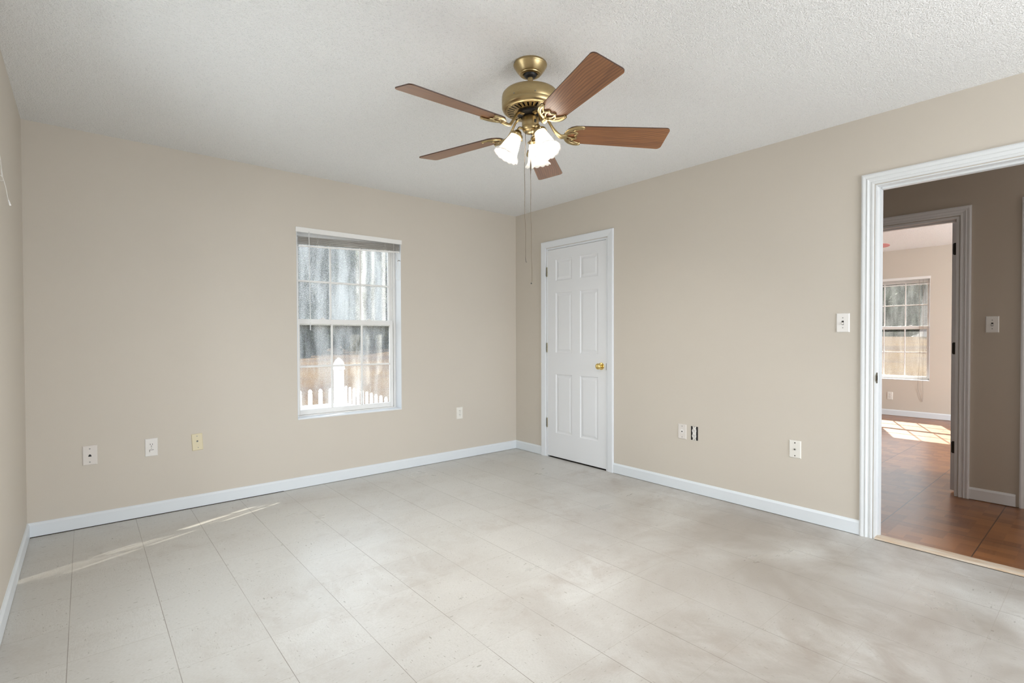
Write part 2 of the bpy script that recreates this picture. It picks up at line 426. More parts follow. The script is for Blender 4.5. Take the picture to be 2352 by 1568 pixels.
struct(fin('floor_hall', boxes((0.0, XH, D2[0], D2[1], -.06, -.001), (XH, XHW, YF, -1.45, -.06, -.001), (XHW, XFR, D3[0], D3[1], -.06, -.001), (XFR, XE, YF, 0, -.06, -.001)), PARQ))
struct(fin('ceiling_hall', boxes((XH, XE+.17, YF-.15, .17, H, H+.12)), CEIL))
wall_mesh('wall_far_room_east', 'x', XE, .17, YF, 0, [WF], WALL)
wall_mesh('wall_far_room_back', 'y', 0, .17, XH, XE+.17, [], WALL)
wall_mesh('wall_far_room_front', 'y', YF, -.15, XHW, XE+.17, [(2.7, 4.5, .55, 2.05)], WALL)
# closet behind door 1
bm = boxes((.62, .72, -1.45, -.0, 0, H), (XH, .62, -1.45, -1.35, 0, H)); struct(fin('wall_closet', bm, WALL))
struct(fin('floor_closet', boxes((0, .62, -1.35, 0, -.06, -.001)), GROOVE))

# baseboards
def baseboard(name, runs, mat=BASEM, h=.087, t=.012):
    """runs: list of (origin, udir, ndir, length)"""
    bm = bmesh.new()
    for o, u, nn, L in runs:
        M = fr(o, u, nn); prof = [(0, .003), (t, .003), (t, h-.014), (t*.45, h-.002), (0, h)]
        a = [bm.verts.new(M @ Vector((0, z, d))) for d, z in prof]; b = [bm.verts.new(M @ Vector((L, z, d))) for d, z in prof]
        for i in range(len(prof)): bm.faces.new((a[i], a[(i+1) % 5], b[(i+1) % 5], b[i]))
        bm.faces.new(a); bm.faces.new(b)
    return struct(fin(name, bm, mat))
baseboard('baseboard_back', [((-RW, 0, 0), (1, 0, 0), (0, -1, 0), RW)])
baseboard('baseboard_left', [((-RW, 0, 0), (0, -1, 0), (1, 0, 0), -YF)])
CW = .062
baseboard('baseboard_right', [((0, 0, 0), (0, -1, 0), (-1, 0, 0), -D1[1]-CW-.006), ((0, D1[0]-CW-.006, 0), (0, -1, 0), (-1, 0, 0), (D1[0]-CW-.006)-(D2[1]+CW+.006)), ((0, D2[0]-CW-.006, 0), (0, -1, 0), (-1, 0, 0), D2[0]-CW-YF)])
baseboard('baseboard_hall', [((XHW, D3[0]-CW+.008, 0), (0, -1, 0), (-1, 0, 0), (D3[0]-CW)-(D4[1]+CW)-.016)], HALLT)
baseboard('baseboard_far_room', [((XE, 0, 0), (0, -1, 0), (-1, 0, 0), -YF)])
# dark shrinkage line where the baseboard floats above the tile
struct(fin('trim_1', boxes((-RW+.012, -2.35, -.0135, -.011, .0005, .0045)), GROOVE))

# ------------------------------------------------------------------ doors
CPROF = [(0, 0), (0, .009), (.004, .011), (.012, .011), (.015, .008), (.024, .010), (.030, .015), (.034, .0155), (.036, .012), (.050, .0165), (.056, .0165), (.058, .013), (.062, .013), (.062, 0)]
def casing(M, uL, uR, zT, mat, parent, reveal=.006, left=True, right=True, prof=CPROF):
    bm = bmesh.new()
    L, Rr, T = uL-reveal, uR+reveal, zT+reveal
    rings = []
    for s, d in prof:
        ring = []
        if left: ring += [(L-s, 0, d), (L-s, T+s, d)]
        else: ring += [(uL, T+s, d)]
        if right: ring += [(Rr+s, T+s, d), (Rr+s, 0, d)]
        else: ring += [(uR, T+s, d)]
        rings.append([bm.verts.new(M @ Vector(p)) for p in ring])
    for a, b in zip(rings, rings[1:]):
        for k in range(len(a)-1): bm.faces.new((a[k], a[k+1], b[k+1], b[k]))
    bm.faces.new([r[0] for r in rings]); bm.faces.new([r[-1] for r in rings])
    return fin('casing', bm, mat, parent)
def jamb(M, uL, uR, zT, depth, mat, parent, stop=.05, th=.016):
    """lining of the opening with a stop bead; M's d axis points to the viewer, the opening runs to d=-depth"""
    bm = bmesh.new()
    box(bm, uL-.001, uL+th, 0, zT, -depth, .002, mat=M); box(bm, uR-th, uR+.001, 0, zT, -depth, .002, mat=M); box(bm, uL+th, uR-th, zT-th, zT+.001, -depth, .002, mat=M)
    if stop is not None:
        box(bm, uL+th, uL+th+.009, 0, zT-th, -stop-.035, -stop, mat=M); box(bm, uR-th-.009, uR-th, 0, zT-th, -stop-.035, -stop, mat=M)
        box(bm, uL+th+.011, uR-th-.011, zT-th-.011, zT-th, -stop-.035, -stop, mat=M)
    return fin('jamb', bm, mat, parent)
def slab(name, w, h, th, cols, rows, M, mat, parent=None, both=True):
    """six panel leaf: local u 0..w, v 0..h, d 0 (front) .. -th"""
    bm = bmesh.new(); us = sorted({0, w, *[c for cc in cols for c in cc]}); vs = sorted({0, h, *[r for rr in rows for r in rr]})
    for side in ((1, -1) if both else (1,)):
        dd = (lambda d: d) if side == 1 else (lambda d: -th-d)
        def P(u, v, d): return bm.verts.new(M @ Vector((u, v, dd(d))))
        for a, b in zip(us, us[1:]):
            for c, e in zip(vs, vs[1:]):
                if (a, b) in cols and (c, e) in rows:
                    prev = None
                    for ins, d in ((0, 0), (.006, -.006), (.014, -.0075), (.019, -.0072), (.034, -.0025), (.037, -.002)):
                        cur = [P(a+ins, c+ins, d), P(b-ins, c+ins, d), P(b-ins, e-ins, d), P(a+ins, e-ins, d)]
                        if prev:
                            for k in range(4): bm.faces.new((prev[k], prev[(k+1) % 4], cur[(k+1) % 4], cur[k]))
                        prev = cur
                    bm.faces.new(prev)
                else:
                    bm.faces.new((P(a, c, 0), P(b, c, 0), P(b, e, 0), P(a, e, 0)))
    q = [[bm.verts.new(M @ Vector((u, v, d))) for d in (0, -th)] for u, v in ((0, 0), (w, 0), (w, h), (0, h))]
    for k in range(4): bm.faces.new((q[k][0], q[(k+1) % 4][0], q[(k+1) % 4][1], q[k][1]))
    if not both: bm.faces.new([x[1] for x in q])
    bmesh.ops.remove_doubles(bm, verts=bm.verts, dist=1e-5)
    return fin(name, bm, mat, parent)
def hinge(M, parent, mat, u, v, d, leaf_dir=0, h=.089):
    """knuckle barrel with its pin tips and leaf"""
    bm = bmesh.new(); T = M @ Matrix.Translation((u, v, d)) @ Matrix.Rotation(-PI/2, 4, 'X')
    z = -h/2; prof = [(.0, z-.004), (.003, z-.004), (.0035, z)]
    for k in range(5):
        a = z+h*k/5; b = z+h*(k+1)/5; prof += [(.0062, a+.0006), (.0062, b-.0006), (.0052, b-.0003), (.0052, b+.0003)]
    prof += [(.0035, h/2), (.003, h/2+.004), (0, h/2+.004)]
    lathe(bm, prof, 14, T)
    if leaf_dir: box(bm, min(u, u+leaf_dir*.018), max(u, u+leaf_dir*.018), v-h/2, v+h/2, d-.0075, d-.0035, mat=M)
    bmesh.ops.remove_doubles(bm, verts=bm.verts, dist=1e-6)
    return fin('hinge', bm, mat, parent, True)
def knob(M, u, v, parent, mat, flip=1):
    bm = bmesh.new(); T = M @ Matrix.Translation((u, v, 0)) @ (Matrix.Identity(4) if flip == 1 else Matrix.Rotation(PI, 4, 'X'))
    lathe(bm, [(0, 0), (.0325, 0), (.0325, .004), (.030, .0075), (.022, .0095), (.013, .012), (.0115, .016), (.0115, .026), (.014, .030), (.022, .034), (.0265, .040), (.0275, .047), (.025, .054), (.018, .0595), (.008, .062), (0, .0622)], 40, T)
    bmesh.ops.remove_doubles(bm, verts=bm.verts, dist=1e-6)
    return fin('knob', bm, mat, parent, True)
ROWS = [(.233, .808), (1.016, 1.598), (1.715, 1.920)]
# door 1: closed closet door on the right wall (u runs towards -y)
M1 = fr((0, 0, 0), (0, -1, 0), (-1, 0, 0))
MD = fr((-.0005, -.4905, .013), (0, -1, 0), (-1, 0, 0))
cols1 = [(.112, .328), (.430, .650)]
door1 = struct(slab('door_1', .742, 2.022, .035, cols1, ROWS, MD, DOORM))
door1['label'] = 'white six-panel closet door with brass knob'
casing(M1, -D1[1], -D1[0], D1[3], TRIM, door1, prof=[(0, 0), (0, .010), (.003, .012), (.018, .0135), (.050, .0165), (.058, .016), (.062, .013), (.062, 0)])
jamb(M1, -D1[1], -D1[0], D1[3], XH, TRIM, door1, stop=.037)
for z in (.336, 1.078, 1.825): hinge(M1, door1, HINGE, -D1[1]+.010, z, .0035, -1)
k = knob(fr((-.0005, 0, 0), (0, -1, 0), (-1, 0, 0)), 1.178, .921, door1, PBRASS); k['label'] = 'polished brass round knob'
fin('latch', boxes((-.0032, -.0015, -1.2355, -1.2328, .89, .95)), BLACK, door1)
# door 2: cased opening to the hall
door2 = struct(jamb(M1, -D2[1], -D2[0], D2[3], XH, CASEM, None, th=.006)); door2.name = 'door_2'
casing(M1, -D2[1], -D2[0], D2[3], CASEM, door2)
casing(fr((XH, 0, 0), (0, 1, 0), (1, 0, 0)), D2[0], D2[1], D2[3], CASEM, door2)
bm = bmesh.new(); yj = D2[1]-.006
poly = [(.004, -.026), (.008, -.031), (.030, -.031), (.033, -.027), (.033, .027), (.030, .031), (.008, .031), (.004, .026), (-.006, .014), (-.006, -.014)]
prism(bm, poly, 0, .0016, Matrix(((1, 0, 0, 0), (0, 0, -1, yj+.0002), (0, 1, 0, .937), (0, 0, 0, 1))))
sp = fin('strike_plate', bm, HINGE, door2)
fin('latch_hole', boxes((.013, .026, yj-.0022, yj-.0014, .924, .950)), BLACK, sp)
for z in (.937-.023, .937+.023):
    bm = bmesh.new(); lathe(bm, [(0, .0022), (.0035, .0018), (.004, .0012)], 12, Matrix(((1, 0, 0, .019), (0, 0, -1, yj), (0, 1, 0, z), (0, 0, 0, 1)))); fin('screw', bm, STEEL, sp)
bm = bmesh.new(); M = Matrix(((1, 0, 0, 0), (0, 0, 1, D2[0]+.006), (0, 1, 0, 0), (0, 0, 0, 1)))
prism(bm, [(-.012, .0005), (-.010, .005), (.0, .009), (.045, .010), (.078, .006), (.086, .0005)], 0, D2[1]-D2[0]-.012, M)
t = fin('threshold', bm, THR, door2)
fin('edge_gap', boxes((-.016, -.0125, D2[0]+.01, D2[1]-.01, .0002, .002)), GROOVE, t)
# door 3: open leaf into the far room, seen along its hinge edge
MH = fr((XHW, 0, 0), (0, -1, 0), (-1, 0, 0))
door3 = struct(jamb(MH, -D3[1], -D3[0], D3[3], XFR-XHW, HALLT, None, stop=.045)); door3.name = 'door_3'
casing(MH, -D3[1], -D3[0], D3[3], HALLT, door3)
casing(fr((XFR, 0, 0), (0, 1, 0), (1, 0, 0)), D3[0], D3[1], D3[3], HALLT, door3)
phi = R(3.0)   # leaf swung a little past square
ux, uy = math.cos(phi), -math.sin(phi)
ML = fr((XFR+.006, D3[0]+.0600, .014), (ux, uy, 0), (-uy, ux, 0))
leaf3 = slab('leaf', .742, 2.022, .035, cols1, ROWS, ML, HALLT, door3)
kk = knob(ML, .68, .907, leaf3, PBRASS); knob(ML @ Matrix.Translation((0, 0, -.035)), .68, .907, leaf3, PBRASS, -1)
for z in (.34, 1.088, 1.837):
    bm = bmesh.new(); hh = .045
    poly = [(-.0005, -hh), (.020, -hh), (.026, -hh+.007), (.026, hh-.007), (.020, hh), (-.0005, hh)]
    # leaf plate let into the edge of the door that faces the hall
    prism(bm, [(-.031+p[0], p[1]) for p in poly], 0, .0022, Matrix(((-uy, 0, -ux, XFR+.006), (ux, 0, -uy, D3[0]+.0600), (0, 1, 0, z), (0, 0, 0, 1))))
    lathe(bm, [(0, -.05), (.006, -.048), (.006, .048), (0, .05)], 12, Matrix.Translation((XFR+.008, D3[0]+.0230, z)))
    fin('hinge', bm, BRONZE, door3)
# door 4: next doorway along the hall, closed
door4 = struct(slab('door_4', .78, 2.026, .035, [(.115, .34), (.44, .665)], ROWS, fr((XHW+.06, D4[1]-.0175, .012), (0, -1, 0), (-1, 0, 0)), HALLT))
casing(MH, -D4[1], -D4[0], D4[3], HALLT, door4); jamb(MH, -D4[1], -D4[0], D4[3], XFR-XHW, HALLT, door4, stop=None)
knob(fr((XHW+.06, 0, 0), (0, -1, 0), (-1, 0, 0)), -D4[1]+.72, .92, door4, PBRASS)

# ------------------------------------------------------------------ windows
def window(name, M, w, z0, z1, th, glu, gll, label=None):
    """M: local u 0..w, v up, d towards the room (0 = inner wall face). Frame sits at d -.10..-.17"""
    root = struct(empty(name)); 
    if label: root['label'] = label
    h = z1-z0
    bm = bmesh.new(); f = .022; zr = Matrix.Translation((0, 0, 0))
    def b(bm, u0, u1, v0, v1, d0, d1): box(bm, u0, u1, z0+v0, z0+v1, d0, d1, mat=M)
    for q in ((0, f, 0, h), (w-f, w, 0, h), (f, w-f, 0, .018), (f, w-f, h-.045, h)): b(bm, *q, -.168, -.100)
    b(bm, f, f+.010, .018, h-.045, -.14, -.118); b(bm, w-f-.010, w-f, .018, h-.045, -.14, -.118)
    fin('window_frame', bm, VINYLW, root, bevel=.002)
    # reveal lining (white sill and returns)
    bm = bmesh.new(); b(bm, .0005, w-.0005, .0004, .010, -.100, .004); b(bm, w-.0045, w-.0005, .010, h-.0005, -.100, .0015); b(bm, .0005, .0045, .010, h-.0005, -.100, .0015); b(bm, .0045, w-.0045, h-.0045, h-.0005, -.100, .0015)
    fin('window_sill', bm, TRIM, root, bevel=.001)
    mid = .772
    def sash(nm, v0, v1, dc, gm, bot, top, st=.030):
        bm = bmesh.new(); d0, d1 = dc-.011, dc+.011; a, c = f+.003, w-f-.003
        for q in ((a, a+st, v0, v1), (c-st, c, v0, v1), (a+st, c-st, v0, v0+bot), (a+st, c-st, v1-top, v1)): b(bm, *q, d0, d1)
        s = fin(nm, bm, VINYLW, root, bevel=.0018)
        gu0, gu1, gv0, gv1 = a+st, c-st, v0+bot, v1-top
        bm = bmesh.new(); b(bm, gu0-.004, gu1+.004, gv0-.004, gv1+.004, dc-.0016, dc+.0016); fin('pane', bm, gm, s)
        bm = bmesh.new(); mw = .0075
        for k in (1, 2):
            u = gu0+(gu1-gu0)*k/3; b(bm, u-mw, u+mw, gv0, gv1, dc-.004, dc+.006)
        vm = (gv0+gv1)/2
        for k in range(3):
            b(bm, gu0+(gu1-gu0)*k/3+(mw if k else 0), gu0+(gu1-gu0)*(k+1)/3-(mw if k < 2 else 0), vm-mw, vm+mw, dc-.004, dc+.006)
        fin('muntin', bm, VINYLW, s, bevel=.001)
        return s
    up = sash('upper_sash', mid-.024, h-.048, -.148, glu, .034, .028)
    lo = sash('lower_sash', .019, mid+.024, -.122, gll, .040, .040)
    for u in (w*.27, w*.72):
        bm = bmesh.new(); b(bm, u-.022, u+.022, mid+.024, mid+.030, -.132, -.114); b(bm, u-.008, u+.012, mid+.030, mid+.038, -.130, -.116); fin('sash_lock', bm, VINYLW, lo, bevel=.001)
    return root
MWB = fr((WB[0], 0, 0), (1, 0, 0), (0, -1, 0))
window('window_1', MWB, WB[1]-WB[0], WB[2], WB[3], .17, GLU, GLL, 'white double-hung window with twelve panes and spotted dusty glass')
window('window_2', fr((XE, WF[1], 0), (0, -1, 0), (-1, 0, 0)), WF[1]-WF[0], WF[2], WF[3], .17, GLF, GLF, 'white double-hung window in the sunny room beyond the hall')
window('window_3', fr((-RW, -2.27, 0), (0, 1, 0), (1, 0, 0)), .9, .537, 2.045, .17, GLF, GLF)

def blind(root, M, w, zt, drop_l, drop_r, label, cat, nsl=9, slat=SLAT, head=VINYLW):
    bm = bmesh.new(); box(bm, -.006, w+.006, zt-.036, zt+.002, -.028, .0075, mat=M); fin('headrail', bm, head, root, bevel=.0015)
    # lifted stack of slats hanging a little lower on the left
    for k in range(nsl):
        bm = bmesh.new(); t = k/(nsl-1); zl = zt-drop_l-.054*t; zr = zt-drop_r-.054*t; off = random.uniform(-.0015, .0015)
        P = [(.020, zl), (w*.5, (zl+zr)/2-.003*(k % 2)), (w-.008, zr)]
        v = []
        for u, z in P:
            for d, dz in ((-.036+off, .0012), (-.024+off, -.0012), (-.011+off, .0012)):
                v.append(bm.verts.new(M @ Vector((u, z+dz, d))))
        for i in range(2):
            for j in range(2): bm.faces.new((v[i*3+j], v[i*3+j+1], v[i*3+j+4], v[i*3+j+3]))
        r = bmesh.ops.extrude_face_region(bm, geom=list(bm.faces)); 
        for e in r['geom']:
            if isinstance(e, bmesh.types.BMVert): e.co.z -= .0016
        fin('slat', bm, slat, root)
    bm = bmesh.new(); zl = zt-drop_l-.064; zr = zt-drop_r-.064
    vs = [bm.verts.new(M @ Vector(p)) for p in ((.020, zl, -.036), (w-.008, zr, -.036), (w-.008, zr, -.012), (.020, zl, -.012), (.020, zl-.010, -.036), (w-.008, zr-.010, -.036), (w-.008, zr-.010, -.012), (.020, zl-.010, -.012))]
    for q in ((0, 1, 2, 3), (4, 5, 6, 7), (0, 1, 5, 4), (1, 2, 6, 5), (2, 3, 7, 6), (3, 0, 4, 7)): bm.faces.new([vs[i] for i in q])
    fin('bottom_rail', bm, head, root)
    for u in (.17, w-.145):
        bm = bmesh.new(); zz = zt-drop_l-(drop_r-drop_l)*u/w
        for s in (-.005, .004):
            pts = [(u+s, zt-.036, -.010)]+[(u+s+random.uniform(-.009, .009), zz+.004-.064*k/7, -.0095-random.uniform(0, .006)) for k in range(8)]+[(u+s, zz-.068, -.011)]
            tube(bm, [M @ Vector(p) for p in spline(pts, 3)], .0008, 5)
        fin('ladder_string', bm, CORD, root)
    return root
bl = tag(empty('window_blind'), 'raised mini blind with bunched grey slats across the top of the back wall window', 'blind')
wB = WB[1]-WB[0]
blind(bl, MWB, wB, 2.045, .072, .034, '', '')
bm = bmesh.new(); tube(bm, [MWB @ Vector(p) for p in ((.094, 2.012, .004), (.095, 1.99, .006), (.098, 1.63, .006), (.101, 1.30, .006))], .0035, 8); wd = fin('tilt_wand', bm, ACR, bl, True)
bm = bmesh.new(); tube(bm, [MWB @ Vector((.101, z, .006)) for z in (1.305, 1.24)], .0048, 8); fin('wand_grip', bm, ACR, wd, True)
bm = bmesh.new(); tube(bm, [MWB @ Vector(p) for p in ((.094, 2.012, .002), (.094, 2.018, .008), (.0945, 1.985, .006))], .0015, 6); fin('wand_hook', bm, STEEL, wd)
bm = bmesh.new()
for P in ([(wB-.07, 2.01, .004), (wB-.072, 1.80, .004), (wB-.075, 1.70, .006), (wB-.088, 1.66, .006), (wB-.098, 1.612, .008), (wB-.085, 1.600, .008), (wB-.068, 1.64, .006), (wB-.066, 1.70, .004)],
          [(wB-.02, 1.985, -.01), (wB-.030, 1.90, -.006), (wB-.026, 1.86, -.004), (wB-.012, 1.80, -.004), (wB-.006, 1.74, -.004), (wB-.016, 1.695, -.004), (wB-.045, 1.69, .004), (wB-.068, 1.72, .006), (wB-.055, 1.77, .004), (wB-.030, 1.84, -.002), (wB-.024, 1.862, -.004)],
          [(wB-.045, 1.985, -.006), (wB-.040, 1.90, -.004), (wB-.028, 1.865, -.003), (wB-.030, 1.80, 0), (wB-.034, 1.72, 0)]):
    tube(bm, [MWB @ Vector(p) for p in spline(P, 6)], .0010, 5)
cdn = fin('lift_cord', bm, CORD, bl)
bm = bmesh.new(); tube(bm, [MWB @ Vector(p) for p in spline([(wB-.005, 1.862, -.004), (wB-.020, 1.868, -.003), (wB-.030, 1.858, -.003)], 4)], .003, 6); fin('cord_cleat', bm, STEEL, cdn)
# blind of the left wall window: only its cord reaches into view
bL = tag(empty('window_blind'), 'white blind cord with a plastic tassel looping along the left wall, at the left edge', 'blind cord')
MWL = fr((-RW, -2.27, 0), (0, 1, 0), (1, 0, 0))
blind(bL, MWL, .9, 2.045, .05, .05, '', '', 5)
bm = bmesh.new(); yc = -1.25
tube(bm, [Vector(p) for p in spline([(-3.765, yc, 2.01), (-3.762, yc, 1.93), (-3.758, yc, 1.88), (-3.755, yc, 1.835), (-3.7525, yc, 1.825), (-3.749, yc, 1.812), (-3.7445, yc, 1.790), (-3.741, yc, 1.762), (-3.7375, yc, 1.738)], 8)], .0011, 6)
tube(bm, [Vector(p) for p in spline([(-3.768, yc-.01, 2.01), (-3.758, yc-.005, 1.90), (-3.754, yc, 1.845), (-3.7525, yc+.003, 1.828), (-3.757, yc, 1.832), (-3.764, yc-.003, 1.838)], 6)], .0009, 6)
tube(bm, [Vector(p) for p in spline([(-3.764, yc, 1.836), (-3.756, yc, 1.833), (-3.750, yc-.002, 1.818), (-3.757, yc, 1.812), (-3.766, yc, 1.82)], 6)], .0009, 6)
c1 = fin('lift_cord', bm, CORD, bL, True)
bm = bmesh.new(); d = Vector((.0055, 0, -.022)).normalized(); p0 = Vector((-3.7375, yc, 1.739)); tube(bm, [p0, p0+d*.003, p0+d*.020, p0+d*.023], [.0016, .0026, .0034, .003], 10); fin('cord_tassel', bm, PLATEW, c1, True)
# far room blind
MWF = fr((XE, WF[1], 0), (0, -1, 0), (-1, 0, 0))
bF = tag(empty('window_blind'), 'raised blind with brown cords over the window in the room beyond the hall', 'blind')
blind(bF, MWF, .896, 2.045, .040, .040, '', '', 6, VINYLW)
bm = bmesh.new()
for P in ([(.775, 2.0, .01), (.778, 1.4, .012), (.785, .9, .013), (.772, .55, .03), (.768, .43, .015), (.80, .29, .012), (.815, .235, .010)], [(.82, 2.0, .01), (.822, 1.4, .012), (.825, .8, .013), (.826, .5, .03), (.828, .36, .012), (.820, .24, .010)]):
    tube(bm, [MWF @ Vector(p) for p in spline(P, 6)], .0016, 5)
fin('lift_cord', bm, DCORD, bF)

# ------------------------------------------------------------------ wall plates
def plate(name, M, u, v, label, cat, mat, kind, w=.070, h=.115, tilt=0, group=None):
    T = M @ Matrix.Translation((u, v, 0)) @ Matrix.Rotation(R(tilt), 4, 'Z')
    o = T @ Vector((0, 0, 0)); root = tag(empty(name, o), label, cat, group)
    inv = Matrix.Translation(-o)
    T = inv @ T
    def B(nm, u0, u1, v0, v1, d0, d1, m, bev=.0008, par=root):
        bm = bmesh.new(); box(bm, u0, u1, v0, v1, d0, d1, mat=T); return fin(nm, bm, m, par, bevel=bev)
    def disc(nm, cu, cv, r, d0, d1, m, par=root, seg=20, hollow=None):
        bm = bmesh.new(); pr = [(0, d1), (r*.8, d1), (r, d1-(d1-d0)*.3), (r, d0)] if hollow is None else [(hollow, d0), (hollow, d1), (r, d1), (r, d0)]
        lathe(bm, pr, seg, T @ Matrix.Translation((cu, cv, 0))); bmesh.ops.remove_doubles(bm, verts=bm.verts, dist=1e-6); return fin(nm, bm, m, par, True)
    if kind != 'bare':
        bm = bmesh.new(); e = .004
        lo = [(-w/2, -h/2), (w/2, -h/2), (w/2, h/2), (-w/2, h/2)]; hi = [(x-math.copysign(e, x), y-math.copysign(e, y)) for x, y in lo]
        a = [bm.verts.new(T @ Vector((x, y, .0002))) for x, y in lo]; b = [bm.verts.new(T @ Vector((x, y, .0022))) for x, y in lo]; c = [bm.verts.new(T @ Vector((x, y, .0058))) for x, y in hi]
        for p, q in ((a, b), (b, c)):
            for k in range(4): bm.faces.new((p[k], p[(k+1) % 4], q[(k+1) % 4], q[k]))
        bm.faces.new(a); bm.faces.new(c); fin('cover_plate', bm, mat, root)
    F = .0058
    if kind == 'jack':
        disc('screw', 0, .0415, .0042, F, F+.001, STEEL); disc('screw', 0, -.0415, .0042, F, F+.001, STEEL)
        bm = bmesh.new(); prism(bm, [(-.0075, -.008), (.0075, -.008), (.0075, -.002), (.003, .006), (-.003, .006), (-.0075, -.002)], F, F+.0006, T); fin('jack_port', bm, BLACK, root)
    if kind == 'cable':
        disc('screw', 0, .0415, .0038, F, F+.001, BRONZE); disc('screw', 0, -.0415, .0038, F, F+.001, BRONZE)
        c = disc('cable_socket', 0, 0, .0062, F, F+.007, STEEL, seg=6); disc('socket_hole', 0, 0, .003, F+.007, F+.0076, BLACK, c)
    if kind == 'phone':
        disc('screw', 0, .0415, .0036, F, F+.001, STEEL); disc('screw', 0, -.0415, .0036, F, F+.001, STEEL)
        disc('collar', 0, .003, .017, F, F+.0012, PLATEW); disc('jack_port', 0, .001, .0052, F+.0012, F+.0018, BLACK)
    if kind == 'ivory':
        disc('screw', 0, .0415, .0036, F, F+.001, STEEL); disc('screw', .003, -.0385, .0030, F, F+.001, STEEL)
        c = disc('cable_socket', 0, .006, .0068, F, F+.005, STEEL, seg=6); disc('socket_hole', 0, .007, .0035, F+.005, F+.0056, BLACK, c); disc('socket_collar', -.001, -.018, .0062, F, F+.0012, PLATEI, hollow=.0045)
    def recept(cv, m, par=root, d0=F):
        bm = bmesh.new(); pts = []
        for k in range(28):
            a = 2*PI*k/28; pts.append((.0172*math.cos(a), max(-.0142, min(.0142, .0172*math.sin(a)))))
        prism(bm, [(x, y+cv) for x, y in pts], d0-.001, d0+.0022, T); r = fin('receptacle', bm, m, par)
        for du in (-.0063, .0063): B('slot', du-.0014, du+.0014, cv+.0005, cv+.009+(.001 if du < 0 else 0), d0+.0022, d0+.0026, BLACK, 0, r)
        disc('ground_hole', 0, cv-.007, .0028, d0+.0022, d0+.0026, BLACK, r, 12); return r
    if kind == 'duplex': recept(.0195, mat); recept(-.0195, mat); disc('screw', 0, 0, .003, F, F+.0012, STEEL)
    if kind == 'single':
        recept(.016, mat); disc('screw', 0, -.004, .003, F, F+.001, STEEL); r = B('test_button', -.011, .013, -.033, -.013, F, F+.0015, mat, .0006)
        B('seam', -.011, .013, -.0170, -.0145, F+.0016, F+.0020, BRONZE, 0, r); B('seam', -.011, -.0085, -.030, -.017, F+.0016, F+.0020, BRONZE, 0, r)
    if kind == 'bare':
        B('box_opening', -.029, .029, -.052, .052, .0003, .0009, BLACK, 0)
        B('device_body', -.0145, .0145, -.035, .035, .0009, .003, PLATEW, .001)
        recept(.0195, PLATEW, d0=.004); recept(-.0195, PLATEW, d0=.004)
        for s in (1, -1):
            bm = bmesh.new(); prism(bm, [(-.009, s*.034), (.009, s*.034), (.014, s*.044), (.013, s*.053), (.004, s*.050), (-.004, s*.050), (-.013, s*.053), (-.014, s*.044)], .0012, .0022, T); y = fin('mounting_ear', bm, PLATEO, root)
            disc('screw', 0, s*.044, .003, .0022, .0032, STEEL, y)
    if kind == 'switch':
        disc('screw', 0, .030, .0034, F, F+.001, STEEL); disc('screw', 0, -.030, .0034, F, F+.001, STEEL)
        r = B('switch_slot', -.0055, .0055, -.0125, .0125, F, F+.0008, BRONZE, 0)
        bm = bmesh.new(); vs = [bm.verts.new(T @ Vector(p)) for p in ((-.0042, -.010, F+.0008), (.0042, -.010, F+.0008), (.0042, .003, F+.0008), (-.0042, .003, F+.0008), (-.0035, -.009, F+.010), (.0035, -.009, F+.010), (.0035, -.004, F+.0125), (-.0035, -.004, F+.0125))]
        for q in ((0, 1, 2, 3), (4, 5, 6, 7), (0, 1, 5, 4), (1, 2, 6, 5), (2, 3, 7, 6), (3, 0, 4, 7)): bm.faces.new([vs[i] for i in q])
        fin('toggle', bm, mat, root)
    return root
MB_ = fr((0, 0, 0), (1, 0, 0), (0, -1, 0))
plate('phone_jack_plate', MB_, -3.490, .4485, 'pinkish white jack plate with a dark port, nearest the left corner of the window wall', 'wall plate', PLATEP, 'jack', .072, .121)
plate('wall_outlet', MB_, -3.176, .4545, 'white wall outlet with one round socket over a rectangular flap, left of the ivory plate', 'outlet', PLATEW, 'single', .070, .118)
plate('cable_plate', MB_, -2.914, .4550, 'ivory yellow cable plate hung slightly crooked below and left of the window', 'wall plate', PLATEI, 'ivory', .066, .116, 3)
plate('wall_outlet', MB_, -.722, .4445, 'off-white duplex outlet between the window and the room corner', 'outlet', PLATEO, 'duplex', .070, .114)
plate('phone_jack_plate', M1, 1.985, .4525, 'white jack plate right beside the uncovered outlet on the right wall', 'wall plate', PLATEP, 'phone', .070, .113)
plate('wall_outlet', M1, 2.087, .4520, 'white duplex outlet with no cover plate in a black box opening', 'outlet', PLATEW, 'bare')
plate('cable_plate', M1, 2.803, .4510, 'white cable plate low on the right wall between the uncovered outlet and the doorway', 'wall plate', PLATEO, 'cable', .072, .113)
plate('light_switch', M1, 3.072, 1.262, 'white toggle light switch on the beige wall left of the doorway casing', 'light switch', PLATEW, 'switch', .071, .115)
plate('light_switch', MH, 3.571, 1.262, 'white toggle light switch on the dim hall wall seen through the doorway', 'light switch', PLATEW, 'switch', .071, .115)
plate('wall_outlet', fr((XE, 0, 0), (0, -1, 0), (-1, 0, 0)), 1.918, .292, 'small white outlet under the window of the room beyond the hall', 'outlet', PLATEO, 'duplex', .07, .114)

